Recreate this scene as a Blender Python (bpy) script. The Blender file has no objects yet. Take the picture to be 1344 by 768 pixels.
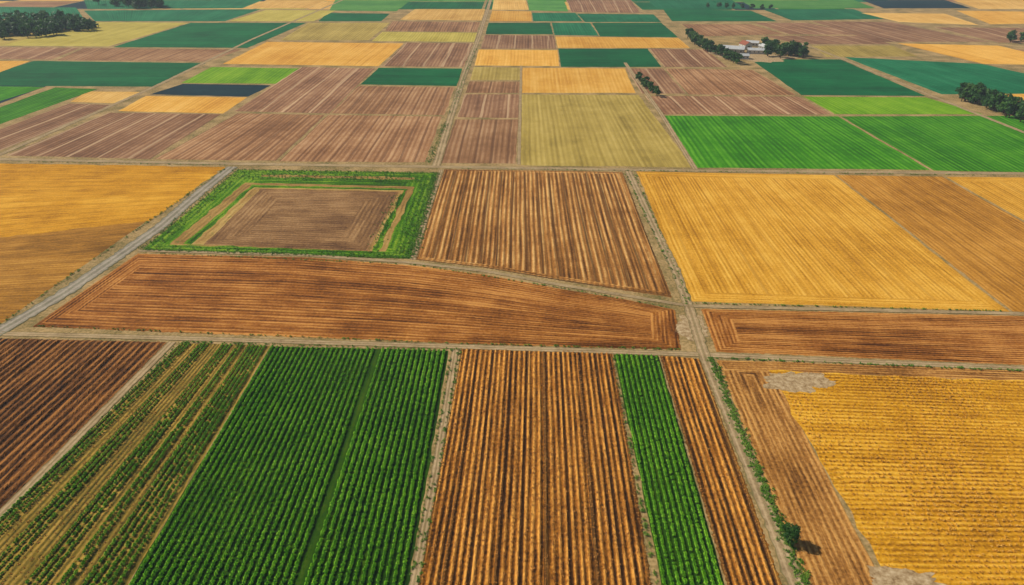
import bpy, math, random
import numpy as np
from mathutils import Matrix, Vector, Euler
random.seed(7); rng=np.random.default_rng(7)
scene=bpy.context.scene
scene.view_settings.view_transform='Standard'
try: scene.view_settings.look='None'
except Exception: pass
scene.view_settings.exposure=0
# ---------------------------------------------------------------- camera (drone, 120 m up)
H0=120.0; F=900.0
cam=bpy.data.cameras.new('camera'); camo=bpy.data.objects.new('camera',cam)
scene.collection.objects.link(camo)
camo.location=(0,0,H0); camo.rotation_euler=Euler((math.radians(90-29.25),0,math.radians(0.72)))
cam.sensor_width=36; cam.lens=F/1344*36; cam.clip_start=1; cam.clip_end=60000
scene.camera=camo
R=camo.rotation_euler.to_matrix()
Rn=np.array(R)
def G(p):
    """survey point (aerial-photo coordinates) -> ground plan metres"""
    d=Rn@np.array([(p[0]-672)/F,-(p[1]-384)/F,-1.0])
    k=-H0/d[2]
    return np.array([d[0]*k,d[1]*k])
def proj(x,y):
    c=Rn.T@np.array([x,y,-H0])
    if c[2]>-1: return (-9999,-9999)
    return (672+F*c[0]/-c[2],384-F*c[1]/-c[2])
def X(p,q,v):
    t=(v-p[1])/(q[1]-p[1]); return (p[0]+(q[0]-p[0])*t,v)
def lin(c):
    c=c/255.0
    return c/12.92 if c<=0.04045 else ((c+0.055)/1.055)**2.4
def C(r,g,b): return (lin(r),lin(g),lin(b),1)
# ---------------------------------------------------------------- world + sun
w=bpy.data.worlds.new('World'); scene.world=w; w.use_nodes=True
nt=w.node_tree; nt.nodes.clear()
sky=nt.nodes.new('ShaderNodeTexSky'); sky.sky_type='NISHITA'; sky.sun_disc=False
EL=math.radians(40); AZ=math.radians(68)
sky.sun_elevation=EL; sky.sun_rotation=-AZ
bg=nt.nodes.new('ShaderNodeBackground'); bg.inputs[1].default_value=0.062
ow=nt.nodes.new('ShaderNodeOutputWorld')
nt.links.new(sky.outputs[0],bg.inputs[0]); nt.links.new(bg.outputs[0],ow.inputs[0])
sl=bpy.data.lights.new('sun','SUN'); sl.energy=5.0; sl.angle=math.radians(0.5); sl.color=(1,0.93,0.80)
so=bpy.data.objects.new('sun',sl); scene.collection.objects.link(so)
sv=Vector((-math.sin(AZ)*math.cos(EL),math.cos(AZ)*math.cos(EL),math.sin(EL)))
so.rotation_euler=sv.to_track_quat('Z','Y').to_euler(); so.location=(0,0,200)
# ---------------------------------------------------------------- node helpers
class NT:
    def __init__(s,name):
        s.m=bpy.data.materials.new(name); s.m.use_nodes=True; s.t=s.m.node_tree; s.t.nodes.clear()
    def n(s,t): return s.t.nodes.new(t)
    def l(s,a,b): s.t.links.new(a,b)
    def setin(s,sock,v):
        if isinstance(v,bpy.types.NodeSocket): s.l(v,sock)
        else: sock.default_value=v
    def M(s,op,a,b=None,c=None):
        n=s.n('ShaderNodeMath'); n.operation=op
        s.setin(n.inputs[0],a)
        if b is not None: s.setin(n.inputs[1],b)
        if c is not None: s.setin(n.inputs[2],c)
        return n.outputs[0]
    def vec(s,x,y,z=0.0):
        n=s.n('ShaderNodeCombineXYZ'); s.setin(n.inputs[0],x); s.setin(n.inputs[1],y); s.setin(n.inputs[2],z); return n.outputs[0]
    def noise(s,v,scale,detail=3,rough=0.55):
        n=s.n('ShaderNodeTexNoise'); s.l(v,n.inputs['Vector']); n.inputs['Scale'].default_value=scale
        n.inputs['Detail'].default_value=detail; n.inputs['Roughness'].default_value=rough; return n.outputs[0]
    def cen(s,x,k):
        return s.M('MULTIPLY',s.M('SUBTRACT',x,0.5),k)
    def ramp(s,f,cols):
        n=s.n('ShaderNodeValToRGB'); s.l(f,n.inputs[0]); e=n.color_ramp.elements
        e[0].position=cols[0][0]; e[0].color=cols[0][1]; e[1].position=cols[-1][0]; e[1].color=cols[-1][1]
        for p,c in cols[1:-1]:
            k=e.new(p); k.color=c
        return n.outputs[0]
    def mix(s,f,a,b):
        n=s.n('ShaderNodeMix'); n.data_type='RGBA'; s.setin(n.inputs[0],f); s.setin(n.inputs[6],a); s.setin(n.inputs[7],b); return n.outputs[2]
    def out(s,col,bump=None,bs=0.6,bd=0.3,rough=0.95,trans=0,spec=0.1):
        b=s.n('ShaderNodeBsdfPrincipled'); s.setin(b.inputs['Base Color'],col); b.inputs['Roughness'].default_value=rough
        b.inputs['Specular IOR Level'].default_value=spec
        if bump is not None:
            n=s.n('ShaderNodeBump'); n.inputs['Strength'].default_value=bs; n.inputs['Distance'].default_value=bd
            s.l(bump,n.inputs['Height']); s.l(n.outputs[0],b.inputs['Normal'])
        o=s.n('ShaderNodeOutputMaterial')
        if trans>0:
            t=s.n('ShaderNodeBsdfTranslucent'); s.setin(t.inputs[0],col); m=s.n('ShaderNodeMixShader'); m.inputs[0].default_value=trans
            s.l(b.outputs[0],m.inputs[1]); s.l(t.outputs[0],m.inputs[2]); s.l(m.outputs[0],o.inputs[0])
        else: s.l(b.outputs[0],o.inputs[0])
        return s.m
def field_mat(name,dark,mid,light,sp=1.4,row=0.3,streak=0.6,band=0.4,clump=0.4,macro=0.4,hl=0.0,wob=0.0,bd=0.25,tram=0.0,tramsp=12.0,tramc=None,vary=0.12,weeds=0.0,qs=0.05,tw=0.86,sat=1.05,hue=0.506,mid_n=0.3):
    s=NT(name)
    uv=s.n('ShaderNodeUVMap'); uv.uv_map='rows'; a=s.n('ShaderNodeSeparateXYZ'); s.l(uv.outputs[0],a.inputs[0])
    uz=s.n('ShaderNodeUVMap'); uz.uv_map='size'; b=s.n('ShaderNodeSeparateXYZ'); s.l(uz.outputs[0],b.inputs[0])
    oi=s.n('ShaderNodeObjectInfo'); geo=s.n('ShaderNodeNewGeometry'); pos=geo.outputs['Position']
    r0,q0=a.outputs[0],a.outputs[1]
    r,q=r0,q0
    if hl>0:
        edge=s.M('MINIMUM',s.M('MINIMUM',r0,s.M('SUBTRACT',b.outputs[0],r0)),s.M('MINIMUM',q0,s.M('SUBTRACT',b.outputs[1],q0)))
        ish=s.M('LESS_THAN',edge,hl); inv=s.M('SUBTRACT',1.0,ish)
        r=s.M('ADD',s.M('MULTIPLY',r0,inv),s.M('MULTIPLY',edge,ish))
        q=s.M('ADD',s.M('MULTIPLY',q0,inv),s.M('MULTIPLY',s.M('ADD',r0,q0),ish))
    if wob>0:
        r=s.M('ADD',r,s.cen(s.noise(pos,0.03,2),wob))
    sd=s.M('MULTIPLY',oi.outputs['Random'],177.0)
    md=s.noise(pos,0.13,4,0.65)
    wave=s.M('MULTIPLY',s.M('SINE',s.M('MULTIPLY',r,2*math.pi/sp)),s.M('MULTIPLY',s.M('ADD',s.cen(md,3.0),1.0),row*0.5))
    st=s.noise(s.vec(s.M('MULTIPLY',r,1.3/sp),s.M('MULTIPLY',q,qs),sd),1.0,4,0.65)
    ba=s.noise(s.vec(s.M('MULTIPLY',r,0.22/sp),s.M('MULTIPLY',q,0.006),sd),1.0,2,0.5)
    cl=s.noise(pos,1.1,5,0.7); ma=s.noise(pos,0.022,4,0.6)
    f=s.M('ADD',s.M('ADD',s.M('ADD',s.cen(st,streak*2),wave),s.cen(ba,band*2)),s.M('ADD',s.cen(cl,clump*2),s.cen(ma,macro*2)))
    f=s.M('ADD',s.M('ADD',f,0.5),s.cen(md,mid_n*2))
    col=s.ramp(f,[(0.05,dark),(0.5,mid),(0.95,light)])
    if tram>0:
        tr=s.M('SINE',s.M('MULTIPLY',s.M('ADD',r,s.M('MULTIPLY',ba,tramsp*0.5)),2*math.pi/tramsp))
        tm=s.M('MULTIPLY',s.M('GREATER_THAN',tr,tw),s.M('MULTIPLY',st,tram*1.6))
        col=s.mix(tm,col,tramc)
    if weeds>0:
        wn=s.M('MULTIPLY',s.M('GREATER_THAN',s.noise(pos,0.35,5,0.7),0.62),weeds)
        col=s.mix(wn,col,C(84,108,44))
    hs=s.n('ShaderNodeHueSaturation'); s.l(col,hs.inputs['Color']); hs.inputs['Saturation'].default_value=sat*1.05; hs.inputs['Hue'].default_value=hue
    s.l(s.M('ADD',1.0-vary,s.M('MULTIPLY',oi.outputs['Random'],2*vary)),hs.inputs['Value'])
    return s.out(hs.outputs[0],f,0.8,bd)
m={}
m['plough']=field_mat('ploughed_soil',C(56,31,14),C(152,95,46),C(212,150,82),sp=1.5,row=0.65,streak=0.8,band=0.25,clump=0.7,macro=0.25,bd=0.2,vary=0.03,tram=0.9,tramsp=5.2,tramc=C(44,24,12),tw=0.86,qs=0.04,sat=1.0)
m['plough_dk']=field_mat('ploughed_soil_dark',C(38,22,12),C(110,68,38),C(160,106,62),sp=2.2,row=0.6,streak=0.8,band=0.4,clump=0.6,macro=0.4,bd=0.2,vary=0.03,qs=0.04,sat=1.0)
m['plough_r']=field_mat('ploughed_red_soil',C(76,40,18),C(150,91,48),C(200,139,82),sp=1.35,row=0.35,streak=0.85,band=0.5,clump=0.5,macro=0.6,hl=9,bd=0.12,vary=0.02,qs=0.03,sat=1.0)
m['plough_c']=field_mat('ploughed_strip_soil',C(84,50,25),C(162,109,62),C(212,165,108),sp=2.1,row=0.45,streak=0.85,band=0.2,clump=0.4,macro=0.3,bd=0.15,hl=3,vary=0.03,qs=0.02,tram=0.9,tramsp=6.3,tramc=C(70,42,20),tw=0.9,sat=1.0)
G1=dict(sat=1.0,vary=0.02,bd=0.12,hue=0.5)
m['gold']=field_mat('wheat_stubble',C(150,102,36),C(206,152,64),C(228,182,92),sp=1.6,row=0.25,streak=0.65,band=0.12,clump=0.6,macro=0.45,hl=7,tram=0.4,tramsp=7,tramc=C(154,106,44),tw=0.92,qs=0.02,**G1)
m['gold_br']=field_mat('wheat_stubble_brown',C(124,82,34),C(176,124,56),C(206,154,80),sp=1.8,row=0.25,streak=0.65,band=0.2,clump=0.5,macro=0.5,tram=0.35,tramsp=7,tramc=C(116,78,36),**G1)
m['gold_or']=field_mat('ripe_grain',C(144,97,31),C(198,142,51),C(222,170,74),sp=1.6,row=0.15,streak=0.7,band=0.3,clump=0.55,macro=0.7,wob=1.5,tram=0.35,tramsp=9,tramc=C(146,100,40),tw=0.9,**G1)
m['gold_or2']=field_mat('ripe_grain_brown',C(112,77,32),C(160,113,50),C(190,142,72),sp=1.6,row=0.18,streak=0.7,band=0.3,clump=0.55,macro=0.7,wob=1.5,tram=0.35,tramsp=9,tramc=C(116,80,36),tw=0.9,**G1)
m['ripe']=field_mat('ripe_grain_deep',C(148,100,34),C(204,148,54),C(232,182,82),sp=1.35,row=0.35,streak=0.6,band=0.3,clump=0.8,macro=0.5,sat=1.0,vary=0.0,bd=0.25,hue=0.5)
m['ring']=field_mat('headland_soil',C(84,51,26),C(154,103,57),C(202,148,90),sp=1.5,row=0.4,streak=0.85,band=0.35,clump=0.7,macro=0.4,bd=0.2,hl=30,vary=0.0,sat=1.0)
GR=dict(hue=0.493)
m['cropsoil']=field_mat('crop_bed_soil',C(20,40,10),C(38,72,16),C(66,90,28),sp=2.0,row=0.2,streak=0.5,clump=0.5,bd=0.1,vary=0.0,**GR)
m['mixsoil']=field_mat('crop_bed_straw_soil',C(54,52,20),C(122,100,44),C(174,138,72),sp=1.3,row=0.5,streak=0.6,clump=0.5,bd=0.1,vary=0.0,sat=1.0)
m['meadow']=field_mat('meadow_grass',C(36,70,16),C(70,118,34),C(126,154,60),sp=2.5,row=0.3,streak=0.8,band=0.6,clump=1.0,macro=0.7,bd=0.2,hl=40,vary=0.0,**GR)
m['umber']=field_mat('fallow_soil',C(84,56,38),C(130,94,63),C(168,130,92),sp=2.0,row=0.25,streak=0.6,band=0.3,clump=0.7,macro=0.9,hl=14,bd=0.12,vary=0.0,sat=1.0)
m['umber2']=field_mat('fallow_tan_soil',C(110,80,44),C(160,124,74),C(192,160,102),sp=2.0,row=0.2,streak=0.6,band=0.5,clump=0.4,macro=0.5,hl=30,bd=0.1,vary=0.0,weeds=0.8,sat=1.0)
def dm(n,d,mi,l,**k):
    a=dict(sp=3.0,row=0.3,streak=0.6,band=0.3,clump=0.4,macro=0.55,bd=0.1,vary=0.13,wob=0.4,qs=0.008,sat=1.0); a.update(k); m[n]=field_mat(n+'_distant_crop',d,mi,l,**a)
dm('mauve',C(98,66,48),C(136,97,73),C(168,130,100),tram=0.6,tramsp=17,tramc=C(204,172,138),tw=0.95)
dm('mauve2',C(108,72,49),C(150,108,78),C(182,142,108),tram=0.7,tramsp=9,tramc=C(94,62,44),tw=0.9)
dm('dgold',C(180,134,66),C(208,164,92),C(228,190,120),row=0.18,hue=0.5)
dm('olive',C(124,106,52),C(158,137,72),C(180,158,92),row=0.25,hue=0.5)
dm('dyel',C(150,134,58),C(180,164,80),C(200,184,102),hue=0.5)
dm('dor',C(190,134,58),C(214,162,79),C(230,184,104),row=0.2,hue=0.5)
dm('green',C(28,84,14),C(54,122,26),C(88,150,44),tram=0.4,tramsp=8,tramc=C(34,88,20),band=0.25,row=0.4,**GR)
dm('lime',C(74,124,22),C(106,154,35),C(136,172,54),**GR)
dm('teal',C(4,64,36),C(14,88,52),C(32,108,66),band=0.3,**GR)
dm('teal2',C(10,78,50),C(26,102,68),C(50,122,86),band=0.3,**GR)
dm('navy',C(6,30,38),C(12,42,50),C(24,56,62),hue=0.5)
dm('dgreen',C(44,100,46),C(72,128,60),C(100,148,78),**GR)
# ---------------------------------------------------------------- mesh helper
def mk(name,V,Q,uvs=None,mat=None,mats=None,mi=None,rnd=None,parent=None,smooth=False):
    V=np.ascontiguousarray(V,dtype=np.float32); Q=np.ascontiguousarray(Q,dtype=np.int32)
    me=bpy.data.meshes.new(name); me.vertices.add(len(V)); me.vertices.foreach_set('co',V.ravel())
    n,k=Q.shape; me.loops.add(n*k); me.loops.foreach_set('vertex_index',Q.ravel())
    me.polygons.add(n); me.polygons.foreach_set('loop_start',np.arange(n,dtype=np.int32)*k)
    try: me.polygons.foreach_set('loop_total',np.full(n,k,dtype=np.int32))
    except Exception: pass
    if uvs:
        for nm,arr in uvs.items():
            l=me.uv_layers.new(name=nm); l.data.foreach_set('uv',np.ascontiguousarray(arr[Q.ravel()],dtype=np.float32).ravel())
    if rnd is not None:
        at=me.attributes.new('rnd','FLOAT','POINT'); at.data.foreach_set('value',np.ascontiguousarray(rnd,dtype=np.float32))
    for x in (mats or ([mat] if mat else [])): me.materials.append(x)
    if mi is not None: me.polygons.foreach_set('material_index',np.ascontiguousarray(mi,dtype=np.int32))
    me.polygons.foreach_set('use_smooth',np.full(n,smooth))
    me.update(calc_edges=True); me.validate()
    o=bpy.data.objects.new(name,me); scene.collection.objects.link(o)
    if parent: o.parent=parent
    return o
def resample(poly,s):
    P=np.array(poly); d=np.r_[0,np.cumsum(np.linalg.norm(np.diff(P,axis=0),axis=1))]; d/=d[-1]
    return np.stack([np.interp(s,d,P[:,0]),np.interp(s,d,P[:,1])],-1)
class Loft:
    def __init__(s,top,bot):
        s.A=[G(p) for p in top]; s.B=[G(p) for p in bot]
        L=lambda P:float(sum(np.linalg.norm(P[i+1]-P[i]) for i in range(len(P)-1)))
        s.W=(L(s.A)+L(s.B))/2
        s.H=(np.linalg.norm(s.A[0]-s.B[0])+np.linalg.norm(s.A[-1]-s.B[-1]))/2
    def P(s,a,t):
        A=resample(s.A,a); B=resample(s.B,a); t=np.asarray(t)[...,None]
        return A*(1-t)+B*t
def field(name,top,bot,mat,rows='v',z=0.03,amp=0,sp=1.5,step=4.0,jit=0.35):
    L=Loft(top,bot)
    if amp>0:
        ns=int(L.W/(sp/7 if rows=='v' else 0.8)); nt_=int(L.H/(0.5 if rows=='v' else sp/7))
        ns=min(ns,620); nt_=min(nt_,420)
    else:
        ns=max(4,min(80,int(L.W/step))); nt_=max(4,min(80,int(L.H/step)))
    s,t=np.meshgrid(np.linspace(0,1,ns+1),np.linspace(0,1,nt_+1))
    P=L.P(s.ravel(),t.ravel()); s=s.ravel(); t=t.ravel()
    x,y=P[:,0].copy(),P[:,1].copy()
    bd=(s<1e-6)|(s>1-1e-6)|(t<1e-6)|(t>1-1e-6)
    P[:,0]+=0.12*np.sin(y*0.06+x*0.02)+bd*rng.normal(0,jit*0.4,len(x))
    P[:,1]+=0.12*np.sin(x*0.05+y*0.02)+bd*rng.normal(0,jit*0.4,len(x))
    Z=np.full(len(x),z)
    if rows=='v': uv=np.stack([s*L.W,t*L.H],-1); sz=(L.W,L.H)
    else: uv=np.stack([t*L.H,s*L.W],-1); sz=(L.H,L.W)
    if amp>0:
        e=np.minimum(np.minimum(s,1-s)*L.W,np.minimum(t,1-t)*L.H); fade=np.clip(e/1.0,0,1)
        ph=2*math.pi*uv[:,0]/sp
        rowid=np.floor(uv[:,0]/sp+0.25).astype(int); ra=rng.uniform(0.5,1.35,rowid.max()+3)[rowid]
        al=0.85+0.3*np.sin(uv[:,1]*0.35+rowid*2.1)*np.sin(uv[:,1]*0.11+rowid*1.3)
        Z+=fade*(amp*ra*al*(0.5+0.5*np.sin(ph))+np.abs(rng.normal(0,amp*0.18,len(x))))
    i=np.arange(nt_)[:,None]*(ns+1)+np.arange(ns)[None,:]; i=i.ravel()
    Q=np.stack([i,i+ns+1,i+ns+2,i+1],-1)
    V=np.column_stack([P,Z])
    mk(name,V,Q,{'rows':uv,'size':np.tile(np.array(sz),(len(V),1))},mat)
    return L
def q(name,k,a,b,c,d,rows='v',z=0.03): return field(name,[a,b],[d,c],m[k],rows,z,step=8,jit=0.5)
# ---------------------------------------------------------------- ground
g=NT('verge_ground'); geo=g.n('ShaderNodeNewGeometry'); pos=geo.outputs['Position']
n1=g.noise(pos,0.9,6,0.7); n2=g.noise(pos,0.07,4,0.6)
f=g.M('ADD',g.M('MULTIPLY',n1,0.6),g.M('MULTIPLY',n2,0.5))
gc=g.ramp(f,[(0.38,C(78,84,40)),(0.5,C(132,112,68)),(0.64,C(178,148,100))])
gm=g.out(gc,n1,0.6,0.2)
ring=[0,60,150,400,1000,3000,9000,30000]
V=[(0,200,0)]
N=48
for r_ in ring[1:]:
    for k in range(N): V.append((r_*math.cos(2*math.pi*k/N),200+r_*math.sin(2*math.pi*k/N),0))
me=bpy.data.meshes.new('ground')
Fc=[(0,1+k,1+(k+1)%N) for k in range(N)]
for j in range(len(ring)-2):
    for k in range(N):
        a=1+j*N+k; b=1+j*N+(k+1)%N; Fc.append((a,a+N,b+N,b))
me.from_pydata(V,[],Fc); me.materials.append(gm); scene.collection.objects.link(bpy.data.objects.new('ground',me))
# ---------------------------------------------------------------- distant patchwork
keys=['mauve','mauve2','dgold','olive','dyel','dor','green','teal','teal2','navy','dgreen','mauve','teal','dgold','mauve2']
V=[];Q=[];U=[];S=[];MI=[]
yy=[330]
while yy[-1]<7000: yy.append(yy[-1]+random.uniform(45,110)*(1+yy[-1]/4000))
xx=[-5200]
while xx[-1]<5200: xx.append(xx[-1]+random.uniform(50,130)*(1+abs(xx[-1])/3000))
for j in range(len(yy)-1):
    for i in range(len(xx)-1):
        x0,x1,y0,y1=xx[i]+2,xx[i+1]-2,yy[j]+2,yy[j+1]-2
        u,v=proj((x0+x1)/2,(y0+y1)/2)
        if -20<u<1364 and 8<v<230: continue
        b=len(V)
        V+= [(x0,y0,.012),(x1,y0,.012),(x1,y1,.012),(x0,y1,.012)]; Q.append((b,b+1,b+2,b+3))
        if random.random()<0.5: U+=[(0,0),(x1-x0,0),(x1-x0,y1-y0),(0,y1-y0)]; S+=[(x1-x0,y1-y0)]*4
        else: U+=[(0,0),(0,x1-x0),(y1-y0,x1-x0),(y1-y0,0)]; S+=[(y1-y0,x1-x0)]*4
        MI.append(random.randrange(len(keys)))
mk('distant_fields',np.array(V),np.array(Q),{'rows':np.array(U),'size':np.array(S)},mats=[m[k] for k in keys],mi=MI)
# ---------------------------------------------------------------- far surveyed fields
FF=[
('mauve',(143,148),(290,150),(197,209),(8,204)),('mauve2',(312,149),(427,151),(362,211),(203,209)),('mauve2',(431,151),(580,153),(558,213),(366,212)),
('mauve',(90,136),(152,138),(0,198),(-55,190)),('dgold',(115,120),(188,121),(155,136),(92,134)),('green',(72,115),(128,117),(-50,181),(-131,188)),
('green',(-60,113),(60,114),(-10,136),(-140,136)),('teal',(45,80),(270,83),(200,114),(-60,112)),('dor',(-60,80),(40,80),(-3,96),(-100,96)),
('mauve2',(110,63),(318,65),(272,81),(75,79)),('mauve',(-40,62),(105,63),(68,78),(-80,77)),('dyel',(128,29),(247,30),(142,61),(-10,60)),
('teal',(250,30),(402,30),(325,63),(148,62)),('dor',(350,55),(530,57),(497,87),(292,84)),('lime',(278,88),(392,90),(367,110),(238,109)),
('navy',(240,110),(356,112),(326,127),(197,124)),('dor',(192,126),(324,128),(293,149),(155,146)),('mauve',(395,88),(492,90),(432,149),(308,146)),
('teal',(497,89),(607,90),(599,113),(473,111)),('mauve2',(470,113),(597,115),(583,151),(434,149)),('mauve',(533,56),(621,57),(609,88),(502,87)),
('dyel',(502,42),(626,43),(622,55),(488,54)),('mauve2',(515,28),(630,29),(626,42),(505,41)),('dgold',(545,12),(637,12),(632,27),(525,26)),
('olive',(405,30),(512,30),(484,53),(368,53)),('teal',(430,17),(512,18),(500,28),(418,28)),('dyel',(350,13),(440,14),(412,28),(300,28)),
('teal2',(110,14),(343,12),(295,28),(125,28)),('dgold',(350,0),(430,0),(405,11),(325,11)),('dgreen',(440,0),(540,0),(520,15),(432,14)),
('teal2',(-80,8),(100,10),(110,25),(-80,25)),('olive',(-90,42),(70,42),(5,59),(-120,58)),('teal2',(110,0),(345,0),(318,11),(115,12)),
('dgold',(648,0),(690,0),(694,13),(646,13)),('dor',(646,14),(697,15),(698,28),(642,28)),('teal2',(698,17),(755,17),(765,28),(700,28)),
('dgreen',(692,0),(740,0),(746,15),(695,14)),('mauve',(743,0),(828,0),(840,17),(750,16)),('teal2',(757,18),(858,19),(868,29),(768,29)),
('teal',(641,30),(722,30),(726,45),(637,45)),('teal2',(724,30),(774,30),(786,47),(728,46)),('teal',(777,30),(868,30),(890,49),(788,48)),
('mauve',(636,46),(727,47),(730,64),(631,64)),('dor',(729,48),(890,50),(906,63),(732,63)),('dor',(628,65),(732,66),(734,87),(623,86)),
('teal',(733,64),(850,64),(868,88),(736,88)),('mauve',(852,64),(926,65),(955,88),(872,88)),('olive',(622,88),(684,89),(683,105),(617,105)),
('mauve2',(616,107),(683,107),(682,122),(611,122)),('mauve',(610,124),(682,124),(680,155),(600,154)),('mauve2',(598,157),(680,157),(677,215),(579,214)),
('dor',(686,89),(820,90),(834,122),(685,122)),('olive',(685,124),(838,125),(910,220),(683,217)),('mauve',(822,90),(870,90),(900,123),(842,123)),
('mauve2',(873,90),(988,92),(1045,125),(904,124)),('mauve',(846,126),(1048,127),(1090,150),(868,150)),('green',(870,152),(1100,153),(1220,223),(914,220)),
('green',(1104,153),(1330,152),(1500,229),(1226,224)),('lime',(1055,127),(1215,128),(1290,150),(1096,150)),('teal',(985,78),(1103,78),(1215,126),(1052,125)),
('teal2',(1108,75),(1288,84),(1460,122),(1236,124)),('dor',(1178,57),(1310,60),(1420,86),(1290,84)),('olive',(1065,60),(1172,60),(1205,74),(1085,75)),
('mauve',(1000,47),(1130,47),(1170,58),(1050,58)),('mauve2',(895,32),(985,32),(1030,45),(918,48)),('mauve',(990,30),(1060,30),(1140,46),(1035,45)),
('teal',(870,12),(985,14),(1020,28),(882,28)),('teal2',(1000,12),(1120,12),(1160,25),(1040,27)),('mauve',(1065,28),(1170,29),(1300,55),(1150,55)),
('dgold',(1130,17),(1240,18),(1285,33),(1180,29)),('navy',(1130,0),(1240,0),(1275,11),(1160,11)),('dor',(1255,14),(1400,16),(1440,30),(1300,32)),
('mauve',(1225,36),(1400,37),(1460,57),(1310,56)),('teal2',(850,0),(960,0),(980,12),(862,11)),('dgreen',(970,0),(1120,0),(1150,11),(990,11)),
('dgold',(1250,0),(1400,0),(1420,12),(1285,12))]
nm={'mauve':'ploughed_field','mauve2':'ploughed_field','dgold':'wheat_field','dor':'wheat_field','olive':'stubble_field','dyel':'stubble_field'}
for i_,(k,a,b,c,d) in enumerate(FF):
    q(nm.get(k,'crop_field'),k,a,b,c,d,rows='h' if (k in('teal','navy','dgreen')) else 'v',z=0.03+0.0015*(i_%9))
# ---------------------------------------------------------------- near fields
V_=860
field('wheat_field',[(-400,209),(297,219)],[(-560,375),(196,290)],m['gold_or'],'h',0.03,jit=1.2)
field('stubble_field',[(-560,370),(200,285)],[(-900,426),(0,426)],m['gold_or2'],'h',0.022)
Lme=field('meadow',[(312,223),(574,227)],[(186,329),(539,340)],m['meadow'],'h',0.03)
field('fallow_strip',[(322,240),(545,245)],[(222,321),(505,331)],m['umber2'],'h',0.04,jit=0.9)
field('grass_strip',[(330,243),(534,248)],[(240,321),(497,331)],m['meadow'],'h',0.05,jit=0.9)
field('fallow_strip',[(333,246),(530,250)],[(252,321),(487,330.5)],m['umber2'],'h',0.06,jit=0.9)
field('fallow_field',[(342,248),(524,252)],[(268,321),(482,330)],m['umber'],'h',0.07)
field('fallow_strip',[(345,229),(545,233)],[(343,232),(543,236)],m['umber2'],'h',0.045,jit=1.2)
field('ploughed_field',[(583,222),(817,226)],[(546,341),(640,352),(740,369),(882,391)],m['plough_c'],'v',0.03,amp=0.22,sp=2.1)
field('wheat_field',[(835,225),(1095,230)],[(907,396),(1324,409)],m['gold'],'v',0.03)
field('stubble_field',[(1098,230),(1237,232)],[(1329,409),(1562,415)],m['gold_br'],'v',0.03)
field('wheat_field',[(1241,232),(1500,235)],[(1569,415),(1900,421)],m['gold'],'v',0.03)
field('ploughed_field',[(181,333),(400,338),(545,349),(640,361),(740,380),(820,393),(886,407)],[(42,429),(300,439),(600,451),(894,459)],m['plough_r'],'h',0.03,amp=0.16,sp=1.35)
field('ploughed_field',[(920,406),(1344,415),(1700,423)],[(941,462),(1344,479),(1700,494)],m['plough_r'],'h',0.03,amp=0.16,sp=1.35)
field('ploughed_field',[(-300,438),(219,449)],[(-1115,V_),(X((219,449),(-1,672),V_)[0],V_)],m['plough_dk'],'v',0.03,amp=0.4,sp=2.2)
def strip(name,TL,TR,BR,BL,mat,**k):
    return field(name,[TL,TR],[X(TL,BL,V_),X(TR,BR,V_)],mat,**k)
Lmix=strip('crop_field',(238,450),(354,454),(168,768),(-92,768),m['mixsoil'],z=0.03)
Lgr=strip('crop_field',(355,455),(589,460),(536,768),(169,768),m['cropsoil'],z=0.03)
Lpl=strip('ploughed_field',(606,458),(804,463),(855,768),(550,768),m['plough'],amp=0.28,sp=1.5)
Lgs=strip('crop_field',(806,465),(865,467),(951,768),(868,768),m['cropsoil'],z=0.034)
Lp2=strip('ploughed_field',(867,467),(919,471),(1026,768),(954,768),m['plough'],amp=0.24,sp=1.5)
Lrg=strip('ploughed_field',(942,474),(1010,478),(1158,768),(1060,768),m['ring'],z=0.03)
field('ploughed_field',[(942,473),(1700,498)],[(950,486),(1700,513)],m['ring'],'h',0.034)
Lri=field('ripe_grain_field',[(1012,487),(1700,514)],[X((1012,487),(1168,768),V_),(2300,V_)],m['ripe'],'h',0.036,jit=0.9)
# ---------------------------------------------------------------- tracks
def track_mat(name,base,lt,dk,grass):
    s=NT(name); uv=s.n('ShaderNodeUVMap'); uv.uv_map='rows'; a=s.n('ShaderNodeSeparateXYZ'); s.l(uv.outputs[0],a.inputs[0])
    geo=s.n('ShaderNodeNewGeometry'); pos=geo.outputs['Position']
    n=s.noise(pos,0.8,6,0.7); n2=s.noise(pos,0.12,4,0.6)
    col=s.ramp(s.M('ADD',s.M('MULTIPLY',n,0.6),s.M('MULTIPLY',n2,0.4)),[(0.35,dk),(0.5,base),(0.65,lt)])
    ax=s.M('ABSOLUTE',a.outputs[0])
    rut=s.M('SUBTRACT',1.0,s.M('MULTIPLY',s.M('ABSOLUTE',s.M('SUBTRACT',ax,0.42)),5.0)); rut=s.M('MAXIMUM',rut,0.0)
    col=s.mix(s.M('MULTIPLY',rut,0.6),col,lt)
    eg=s.M('ADD',s.M('MULTIPLY',s.M('SUBTRACT',ax,0.78),4.0),s.cen(n,2.5)); eg=s.M('MINIMUM',s.M('MAXIMUM',eg,0.0),0.75)
    col=s.mix(eg,col,grass)
    ce=s.M('MULTIPLY',s.M('LESS_THAN',ax,0.16),s.M('GREATER_THAN',n,0.5))
    col=s.mix(s.M('MULTIPLY',ce,0.5),col,grass)
    return s.out(col,n,0.5,0.1)
tm=track_mat('dirt_track',C(156,132,96),C(192,166,128),C(114,94,64),C(94,94,48))
tg=track_mat('gravel_road',C(142,132,114),C(176,164,146),C(102,94,78),C(80,88,48))
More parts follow.
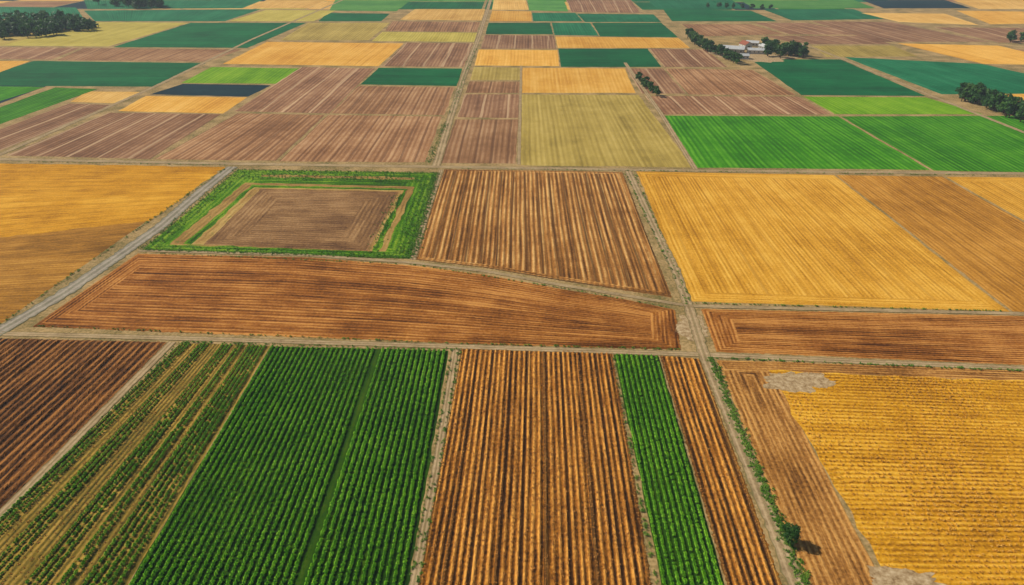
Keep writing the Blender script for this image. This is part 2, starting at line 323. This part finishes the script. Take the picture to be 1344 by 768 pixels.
def ribbon(name,pts,wd,mat,z=0.09):
    P=np.array([G(p) for p in pts])
    L=float(np.sum(np.linalg.norm(np.diff(P,axis=0),axis=1))); n=max(4,int(L/1.5))
    C_=resample(P,np.linspace(0,1,n+1))
    k=max(1,int(6/(L/n)))
    pad=np.vstack([np.repeat(C_[:1],k,0),C_,np.repeat(C_[-1:],k,0)])
    ker=np.ones(2*k+1)/(2*k+1)
    C_=np.stack([np.convolve(pad[:,i],ker,'valid') for i in (0,1)],-1)
    T=np.gradient(C_,axis=0); T/=np.linalg.norm(T,axis=1)[:,None]+1e-9; Nn=np.stack([-T[:,1],T[:,0]],-1)
    V=[];U=[]
    offs=[-1,-0.5,0,0.5,1]
    for i in range(n+1):
        for o in offs:
            j=rng.normal(0,0.09)*wd/2 if abs(o)==1 else 0
            p=C_[i]+Nn[i]*(o*wd/2+j); V.append((p[0],p[1],z-(0.03 if abs(o)==0.5 else 0))); U.append((o,i*L/n))
    i=(np.arange(n)[:,None]*5+np.arange(4)[None,:]).ravel()
    Q=np.stack([i,i+1,i+6,i+5],-1)
    mk(name,np.array(V),Q,{'rows':np.array(U),'size':np.array(U)},mat)
upper=[(-300,205),(0,209),(300,215),(570,219),(900,224),(1344,228),(1800,232)]
ribbon('dirt_road',upper,4.0,tm,0.09)
ribbon('dirt_track',[(-300,431),(0,438),(230,444),(600,455),(905,465),(1344,484),(1800,502)],2.6,tm,0.10)
ribbon('gravel_road',[(306,218),(262,253),(210,298),(150,340),(80,388),(-20,446),(-200,560)],6.0,tg,0.11)
ribbon('dirt_road',[(668,-70),(655,-30),(644,0),(628,50),(607,105),(588,165),(572,219)],4.6,tm,0.12)
ribbon('dirt_track',[(579,222),(560,282),(541,343)],2.4,tm,0.12)
ribbon('dirt_road',[(824,224),(855,290),(888,358),(908,415),(924,466),(962,560),(1003,660),(1045,768),(1088,870)],3.7,tm,0.13)
ribbon('dirt_track',[(178,329),(400,335),(543,345),(640,356.5),(740,375),(820,388),(905,402),(1344,412),(1700,420)],2.0,tm,0.14)
ribbon('dirt_track',[(229,446),(111,565),(-9,686),(-178,858)],2.6,tm,0.12)
ribbon('dirt_track',[(598,456),(573,610),(543,768),(525,862)],2.1,tm,0.12)
ribbon('dirt_road',[(450,0),(330,52),(205,113),(0,203),(-150,268)],3.6,tm,0.12)
ribbon('dirt_track',[(1050,56),(1107,78),(1225,127),(1344,174),(1480,228)],3.6,tm,0.12)
ribbon('dirt_track',[(820,82),(868,150),(913,223)],3.2,tm,0.12)
ribbon('dirt_track',[(684,86),(681,217)],1.8,tm,0.12)
def blob(name,c,rx,ry,mat,z,ang=0,n=60):
    ph=rng.uniform(0,6,4); V=[(c[0],c[1],z)]
    for k in range(n):
        a=2*math.pi*k/n; r=1+0.18*math.sin(2*a+ph[0])+0.12*math.sin(5*a+ph[1])+0.09*math.sin(9*a+ph[2])+rng.normal(0,0.07)
        x,y=rx*r*math.cos(a),ry*r*math.sin(a); V.append((c[0]+x*math.cos(ang)-y*math.sin(ang),c[1]+x*math.sin(ang)+y*math.cos(ang),z))
    Q=[(0,1+k,1+(k+1)%n) for k in range(n)]
    return mk(name,np.array(V),np.array(Q),None,mat)
d=NT('bare_dirt'); geo=d.n('ShaderNodeNewGeometry'); n=d.noise(geo.outputs['Position'],0.7,6,0.75)
dirt=d.out(d.ramp(n,[(0.35,C(124,98,64)),(0.5,C(168,142,104)),(0.65,C(198,176,140))]),n,0.6,0.15)
cx=G((908,430)); blob('dirt_junction',cx,4.5,8.5,dirt,0.085)
patches=[(G((1050,502)),9,4.8),(G((1195,768)),8,4.0),(G((1028,496)),5,2.8)]
for i_,(c,rx,ry) in enumerate(patches): blob('bare_dirt_patch',c,rx,ry,dirt,0.05+0.008*i_)
# ---------------------------------------------------------------- tufts / plants
def leaf_mat(name,c0,c1,c2,trans=0.25,rough=0.6):
    s=NT(name); a=s.n('ShaderNodeAttribute'); a.attribute_name='rnd'
    geo=s.n('ShaderNodeNewGeometry'); n=s.noise(geo.outputs['Position'],0.05,4,0.65)
    f=s.M('ADD',a.outputs['Fac'],s.cen(n,1.1))
    col=s.ramp(f,[(0.0,c0),(0.5,c1),(1.0,c2)])
    return s.out(col,None,rough=rough,trans=trans,spec=0.2)
def tuft(nb,r,h,wd,droop=0.4,seed=0):
    rg=np.random.default_rng(seed); out=[]
    for i in range(nb):
        a=rg.uniform(0,2*math.pi); l=r*rg.uniform(0.6,1.1); hh=h*rg.uniform(0.6,1.1)
        dx,dy=math.cos(a),math.sin(a); px,py=-dy,dx; w2=wd*rg.uniform(0.7,1.2)/2
        p0=np.array([dx*0.1*l,dy*0.1*l,0.02]); p1=np.array([dx*0.55*l,dy*0.55*l,hh]); p2=np.array([dx*l,dy*l,hh*(1-droop)])
        pv=np.array([px,py,rg.uniform(-0.4,0.4)])*w2
        out+= [p0-pv*0.5,p0+pv*0.5,p1+pv,p1-pv, p1-pv,p1+pv,p2+pv*0.35,p2-pv*0.35]
    return np.array(out)
def scatter(name,pts,scale,tmpls,mat,z=0.05,rv=0.5):
    n=len(pts); k=rng.integers(0,len(tmpls),n); Vs=[];Rs=[]
    ang=rng.uniform(0,2*math.pi,n)
    for j,T in enumerate(tmpls):
        I=np.where(k==j)[0]
        if len(I)==0: continue
        c,s_=np.cos(ang[I])[:,None],np.sin(ang[I])[:,None]; sc=scale[I][:,None]
        x=(T[None,:,0]*c-T[None,:,1]*s_)*sc+pts[I,0][:,None]; y=(T[None,:,0]*s_+T[None,:,1]*c)*sc+pts[I,1][:,None]; zc=T[None,:,2]*sc+z
        Vs.append(np.stack([x,y,zc],-1).reshape(-1,3))
        base=rng.uniform(0,1,len(I))[:,None]; per=np.repeat(rng.uniform(0,1,(len(I),len(T)//8)),8,axis=1)
        Rs.append((base*rv+per*(1-rv)).ravel())
    V=np.vstack(Vs); Rr=np.concatenate(Rs); Q=np.arange(len(V)).reshape(-1,4)
    return mk(name,V,Q,None,mat,rnd=Rr)
crop=leaf_mat('crop_leaves',C(76,136,12),C(120,190,24),C(172,220,56),0.35)
crop2=leaf_mat('young_crop_leaves',C(78,124,16),C(120,176,32),C(168,200,62),0.35)
straw=leaf_mat('straw',C(132,80,30),C(200,138,64),C(234,182,104),0.1,0.9)
grain=leaf_mat('grain_ears',C(168,116,38),C(218,164,64),C(242,200,102),0.25,0.8)
grass=leaf_mat('verge_grass',C(54,92,14),C(92,138,32),C(138,166,60))
pl=[tuft(15,0.55,0.6,0.25,0.35,i) for i in range(6)]
st=[tuft(7,0.42,0.3,0.12,0.5,20+i) for i in range(5)]
gr=[tuft(9,0.45,0.36,0.14,0.3,40+i) for i in range(5)]
ve=[tuft(10,0.6,0.45,0.18,0.3,60+i) for i in range(5)]
def rowpts(L,sp,al,rows='v',jr=0.1,ja=0.3,skip=0.02,off=0.5,filt=None):
    A,B=(L.W,L.H) if rows=='v' else (L.H,L.W)
    r=np.arange(off*sp,A-0.2,sp); a=np.arange(0.5,B-0.3,al)
    rr,aa=np.meshgrid(r,a); rr=rr.ravel(); aa=aa.ravel(); k=rng.uniform(0,1,len(rr))>skip; rr=rr[k];aa=aa[k]
    if filt is not None:
        k=filt(rr,aa); rr=rr[k];aa=aa[k]
    rr=rr+rng.normal(0,jr,len(rr)); aa=aa+rng.normal(0,ja,len(aa))
    s,t=(rr/A,aa/B) if rows=='v' else (aa/B,rr/A)
    s=np.clip(s,0,1); t=np.clip(t,0,1)
    return L.P(s,t)
def tramf(sp,W):
    ks=[int(W/sp*0.62)]
    return lambda r,a: ~np.isin((r/sp).astype(int),ks)
def vigour(P,lo=0.72,hi=1.18):
    x,y=P[:,0],P[:,1]
    v=0.5+0.2*np.sin(x*0.13+1.3*np.sin(y*0.07))+0.2*np.sin(y*0.11+1.7*np.sin(x*0.05+2))+rng.normal(0,0.18,len(P))
    return lo+(hi-lo)*np.clip(v,0,1)
P=rowpts(Lgr,1.6,0.56,jr=0.06,ja=0.12,filt=tramf(1.6,Lgr.W)); scatter('row_crop',P,vigour(P),pl,crop)
P=rowpts(Lgs,1.45,0.56,jr=0.06,ja=0.12); scatter('row_crop',P,vigour(P),pl,crop)
mixk=[3,4,8,9,10,14,17]
P=rowpts(Lmix,1.5,0.6,skip=0.05,jr=0.08,ja=0.12,filt=lambda r,a:~np.isin((r/1.5).astype(int)%20,mixk)); scatter('row_crop',P,vigour(P,0.65,1.12),pl,crop2)
P=rowpts(Lmix,1.5,0.9,skip=0.3,jr=0.25,filt=lambda r,a:np.isin((r/1.5).astype(int)%20,mixk)); scatter('straw_rows',P,rng.uniform(0.5,1.0,len(P)),st,straw)
P=rowpts(Lpl,1.5,0.5,skip=0.3,off=0.25,jr=0.14); scatter('straw_rows',P,rng.uniform(0.5,1.1,len(P)),st,straw,z=0.2)
P=rowpts(Lp2,1.5,0.6,skip=0.35,off=0.25,jr=0.14); scatter('straw_rows',P,rng.uniform(0.5,1.0,len(P)),st,straw,z=0.18)
def inpatch(P):
    k=np.ones(len(P),bool)
    for c,rx,ry in patches:
        dd=((P[:,0]-c[0])/(rx*1.08))**2+((P[:,1]-c[1])/(ry*1.08))**2; k&=(dd+rng.normal(0,0.22,len(P)))>1
    return k
P=rowpts(Lri,1.35,0.75,'h',skip=0.15,jr=0.15); P=P[inpatch(P)]
P=P[np.array([proj(p[0],p[1])[0]<1500 for p in P])]
scatter('grain_rows',P,vigour(P,0.5,1.12),gr,grain)
def along(pts,wd,dens,seed=0):
    P=np.array([G(p) for p in pts]); L=float(np.sum(np.linalg.norm(np.diff(P,axis=0),axis=1))); n=int(L*dens)
    c=resample(P,rng.uniform(0,1,n))
    return c+np.stack([rng.normal(0,wd/2,n),rng.normal(0,wd/4,n)],-1)
vl=[([(934,472),(969,560),(1012,660),(1056,768),(1094,860)],1.4,9),([(930,470),(1344,487),(1600,497)],0.8,1.4),
([(312,223),(574,227),(538,339)],1.6,3),([(312,223),(186,328),(538,339)],1.6,3),([(572,232),(543,335)],2.0,5),([(524,255),(490,330)],3,3),
([(46,428),(600,451),(893,459)],0.5,0.8),([(820,226),(884,360),(902,400)],0.6,1.0),([(832,226),(906,396)],0.6,1.0),
([(906,398),(1325,409)],0.5,1.0),([(186,332),(545,348),(740,379),(884,405)],0.5,0.9),([(593,458),(539,768)],0.5,1.0),([(604,458),(548,768)],0.5,1.0),
([(236,450),(-20,706)],0.6,1.4),([(585,160),(562,214)],2,3),([(625,64),(590,150)],2,1.5),([(804,466),(862,768)],0.4,1),([(295,222),(0,426)],0.8,1.2),([(240,449),(600,459)],0.5,1.0),([(0,212),(300,217)],.7,.7),([(580,221),(1344,231)],.7,.7)]
P=np.vstack([along(*v) for v in vl])
nn=7000; s_=rng.uniform(0.01,0.99,nn); t_=rng.uniform(0.01,0.99,nn); kk=(t_<0.15)|(s_>0.93)|(t_>0.95)|(s_<0.05)
P=np.vstack([P,Lme.P(s_[kk],t_[kk])])
scatter('verge_grass',P,rng.uniform(0.45,1.1,len(P)),ve,grass,z=0.05)
# ---------------------------------------------------------------- trees
bk=NT('bark'); geo=bk.n('ShaderNodeNewGeometry'); n=bk.noise(geo.outputs['Position'],3,4); bark=bk.out(bk.ramp(n,[(0.3,C(50,38,28)),(0.7,C(92,74,56))]),n,0.5,0.05)
fol=leaf_mat('tree_foliage',C(28,60,24),C(46,90,34),C(86,124,48),0.3)
def limb(p0,p1,r0,r1,k=6):
    p0=np.array(p0);p1=np.array(p1);d=p1-p0;d=d/np.linalg.norm(d);u=np.cross(d,[0.3,0.9,0.1]);u/=np.linalg.norm(u);v=np.cross(d,u)
    A=[p0+r0*(math.cos(2*math.pi*i/k)*u+math.sin(2*math.pi*i/k)*v) for i in range(k)]; B=[p1+r1*(math.cos(2*math.pi*i/k)*u+math.sin(2*math.pi*i/k)*v) for i in range(k)]
    return np.array(A+B),np.array([(i,(i+1)%k,k+(i+1)%k,k+i) for i in range(k)])
def tree_data(x,y,h,r,leaves,ls):
    WV=[];WQ=[];b=0
    top=np.array([x+rng.normal(0,.1*r),y,h*0.6])
    L=[((x,y,-0.1),tuple(top),h*0.035,h*0.015)]
    nc=rng.integers(8,12); cl=[]
    for i in range(nc):
        a=rng.uniform(0,2*math.pi); rr=r*rng.uniform(0.25,0.75); zz=h*rng.uniform(0.3,0.88); rr*=(1.15-zz/h*0.6)
        c=np.array([x+rr*math.cos(a),y+rr*math.sin(a),zz]); cl.append((c,r*rng.uniform(0.28,0.5)))
        s0=np.array([x,y,0])*(1)+(top-np.array([x,y,0]))*rng.uniform(0.45,1.0); L.append((tuple(s0),tuple(c),h*0.013,h*0.004))
    cl.append((np.array([x,y,h*0.86]),r*0.35))
    for l_ in L:
        v,f_=limb(*l_); WV.append(v);WQ.append(f_+b);b+=len(v)
    LV=[];LR=[]
    per=leaves//len(cl)
    for c,cr in cl:
        dirs=rng.normal(0,1,(per,3)); dirs/=np.linalg.norm(dirs,axis=1)[:,None]
        p=c+dirs*(cr*rng.uniform(0.55,1.08,per)[:,None])*np.array([1,1,0.8])
        nr=dirs+rng.normal(0,.45,(per,3)); nr/=np.linalg.norm(nr,axis=1)[:,None]
        u=np.cross(nr,rng.normal(0,1,(per,3)));u/=np.linalg.norm(u,axis=1)[:,None]+1e-6; v=np.cross(nr,u)
        s=ls*rng.uniform(0.6,1.3,per)[:,None]
        LV.append(np.stack([p-u*s,p+v*s*0.6,p+u*s,p-v*s*0.6],1).reshape(-1,3))
        LR.append(np.repeat(np.clip(rng.uniform(0.1,1)*0.5+rng.uniform(0.1,1,per)*0.5,0,1),4))
    LV=np.vstack(LV)
    return np.vstack(WV),np.vstack(WQ),LV,np.concatenate(LR)
def trees(name,specs,leaves,ls):
    e=bpy.data.objects.new(name,None); scene.collection.objects.link(e)
    WV=[];WQ=[];LV=[];LR=[];b=0
    for x,y,h,r in specs:
        a,q_,c,d_=tree_data(x,y,h,r,leaves,ls); WV.append(a);WQ.append(q_+b);b+=len(a);LV.append(c);LR.append(d_)
    mk('trunks' if len(specs)>1 else 'trunk',np.vstack(WV),np.vstack(WQ),None,bark,parent=e)
    V=np.vstack(LV); mk('crown',V,np.arange(len(V)).reshape(-1,4),None,fol,rnd=np.concatenate(LR),parent=e)
def line(pts,n,h,r,jit):
    P=np.array([G(p) for p in pts]); c=resample(P,np.linspace(0,1,n))+rng.normal(0,jit,(n,2)); return [(p[0],p[1],h*rng.uniform(.7,1.2),r*rng.uniform(.75,1.2)) for p in c]
t0=G((1037,712)); trees('broadleaf_tree',[(t0[0],t0[1],4.6,2.3)],3000,0.18)
t0=G((1031,699)); trees('bush',[(t0[0],t0[1],2.2,1.3)],900,0.14)
trees('tree_line',line([(903,50),(925,66),(968,84)],34,9,4.2,1.6),420,0.8)
trees('tree_line',line([(838,104),(848,115),(862,127)],12,6,3.0,1.2),380,0.65)
trees('tree_line',line([(1258,128),(1300,143),(1344,158),(1420,185)],60,11,5,3.0),400,0.9)
trees('tree_cluster',line([(1008,66),(1030,72),(1050,74),(1015,74)],26,11,5,5),380,0.9)
trees('tree_cluster',line([(1325,56),(1344,54),(1400,58)],10,9,5,4),300,0.9)
trees('woodland',line([(-60,38),(20,40),(112,38),(-40,48),(60,46),(-50,32),(90,32)],150,11,8,12),180,1.7)
trees('woodland',line([(160,4),(215,10),(165,10),(205,3)],36,12,8,12),200,1.7)
trees('tree_line',line([(930,10),(960,12),(1010,12)],8,7,4,4),200,1.2)
# ---------------------------------------------------------------- farm buildings
def flat(name,c,rough=0.8,amp=0.15):
    s=NT(name); geo=s.n('ShaderNodeNewGeometry'); n=s.noise(geo.outputs['Position'],1.2,4,0.6)
    dk=(c[0]*(1-amp*2),c[1]*(1-amp*2),c[2]*(1-amp*2),1)
    return s.out(s.ramp(n,[(0.3,dk),(0.7,c)]),n,0.2,0.02,rough=rough,spec=0.3)
wallw=flat('white_render',C(222,216,204)); wallg=flat('grey_cladding',C(170,168,160)); roofg=flat('metal_roof',C(200,202,202),0.5); roofr=flat('clay_tile_roof',C(150,84,60)); glass=flat('window_glass',C(40,52,60),0.2); door=flat('door_paint',C(96,76,60))
def boxm(name,x0,x1,y0,y1,z0,z1,mat,par):
    V=[(x,y,z) for z in(z0,z1) for y in(y0,y1) for x in (x0,x1)]
    Q=[(0,2,3,1),(4,5,7,6),(0,1,5,4),(2,6,7,3),(0,4,6,2),(1,3,7,5)]
    return mk(name,np.array(V),np.array(Q),None,mat,parent=par)
def barn(name,px,w_,l_,h_,rh,ang,wm,rm,nw=4):
    e=bpy.data.objects.new(name,None); scene.collection.objects.link(e); c=G(px); e.location=(c[0],c[1],0); e.rotation_euler=(0,0,ang)
    a,b=w_/2,l_/2
    V=[(-a,-b,0),(a,-b,0),(a,b,0),(-a,b,0),(-a,-b,h_),(a,-b,h_),(a,b,h_),(-a,b,h_),(0,-b,h_+rh),(0,b,h_+rh)]
    me=bpy.data.meshes.new('walls'); me.from_pydata(V,[],[(0,1,5,8,4),(2,3,7,9,6),(0,4,7,3),(1,2,6,5)]); me.materials.append(wm)
    o=bpy.data.objects.new('walls',me); scene.collection.objects.link(o); o.parent=e
    ov=0.4; k=rh/a
    for sgn,nm_ in((-1,'roof_left'),(1,'roof_right')):
        xe=sgn*(a+ov); ze=h_-ov*k
        V=[(0,-b-ov,h_+rh+.03),(xe,-b-ov,ze+.03),(xe,b+ov,ze+.03),(0,b+ov,h_+rh+.03)]; V+=[(x,y,z+.18) for x,y,z in V]
        mk(nm_,np.array(V),np.array([(0,1,2,3),(4,7,6,5),(0,4,5,1),(1,5,6,2),(2,6,7,3)]),None,rm,parent=e)
    boxm('door',-a*0.3,a*0.3,-b-.06,-b-.003,0,h_*0.75,door,e)
    for i in range(nw):
        y=-b+l_*(i+.5)/nw
        for s_,nn in((-1,'window_l'),(1,'window_r')):
            x=s_*(a+.03); boxm('%s_%d'%(nn,i),min(x-.025,x+.025),max(x-.025,x+.025),y-.5,y+.5,h_*.4,h_*.75,glass,e)
blob('farm_yard',G((985,74)),34,24,dirt,0.06)
barn('farm_barn',(962,69),10,20,4,2.2,1.2,wallg,roofg)
barn('farmhouse',(978,64),8,11,4.5,2.6,0.3,wallw,roofr,3)
barn('farm_shed',(992,70),7,16,3.2,1.6,1.4,wallw,roofg)
barn('farm_shed',(1003,65),7,12,3.2,1.6,0.2,wallg,roofg)
barn('farm_shed',(973,77),6,12,3,1.4,1.5,wallw,roofg)
barn('farm_shed',(1042,66),8,14,3.5,1.4,1.4,wallw,roofg)
barn('farm_shed',(987,60),7,12,3.2,1.6,1.2,wallw,roofg)
# ---------------------------------------------------------------- thin summer haze: a real layer of air over the plain
hz=bpy.data.materials.new('haze_air'); hz.use_nodes=True; t=hz.node_tree; t.nodes.clear()
vs=t.nodes.new('ShaderNodeVolumeScatter'); vs.inputs['Color'].default_value=(0.72,0.86,1,1); vs.inputs['Density'].default_value=0.00013; vs.inputs['Anisotropy'].default_value=0.0
o=t.nodes.new('ShaderNodeOutputMaterial'); t.links.new(vs.outputs[0],o.inputs['Volume'])
hb=boxm('haze',-7000,7000,-800,9000,-2,260,hz,None)
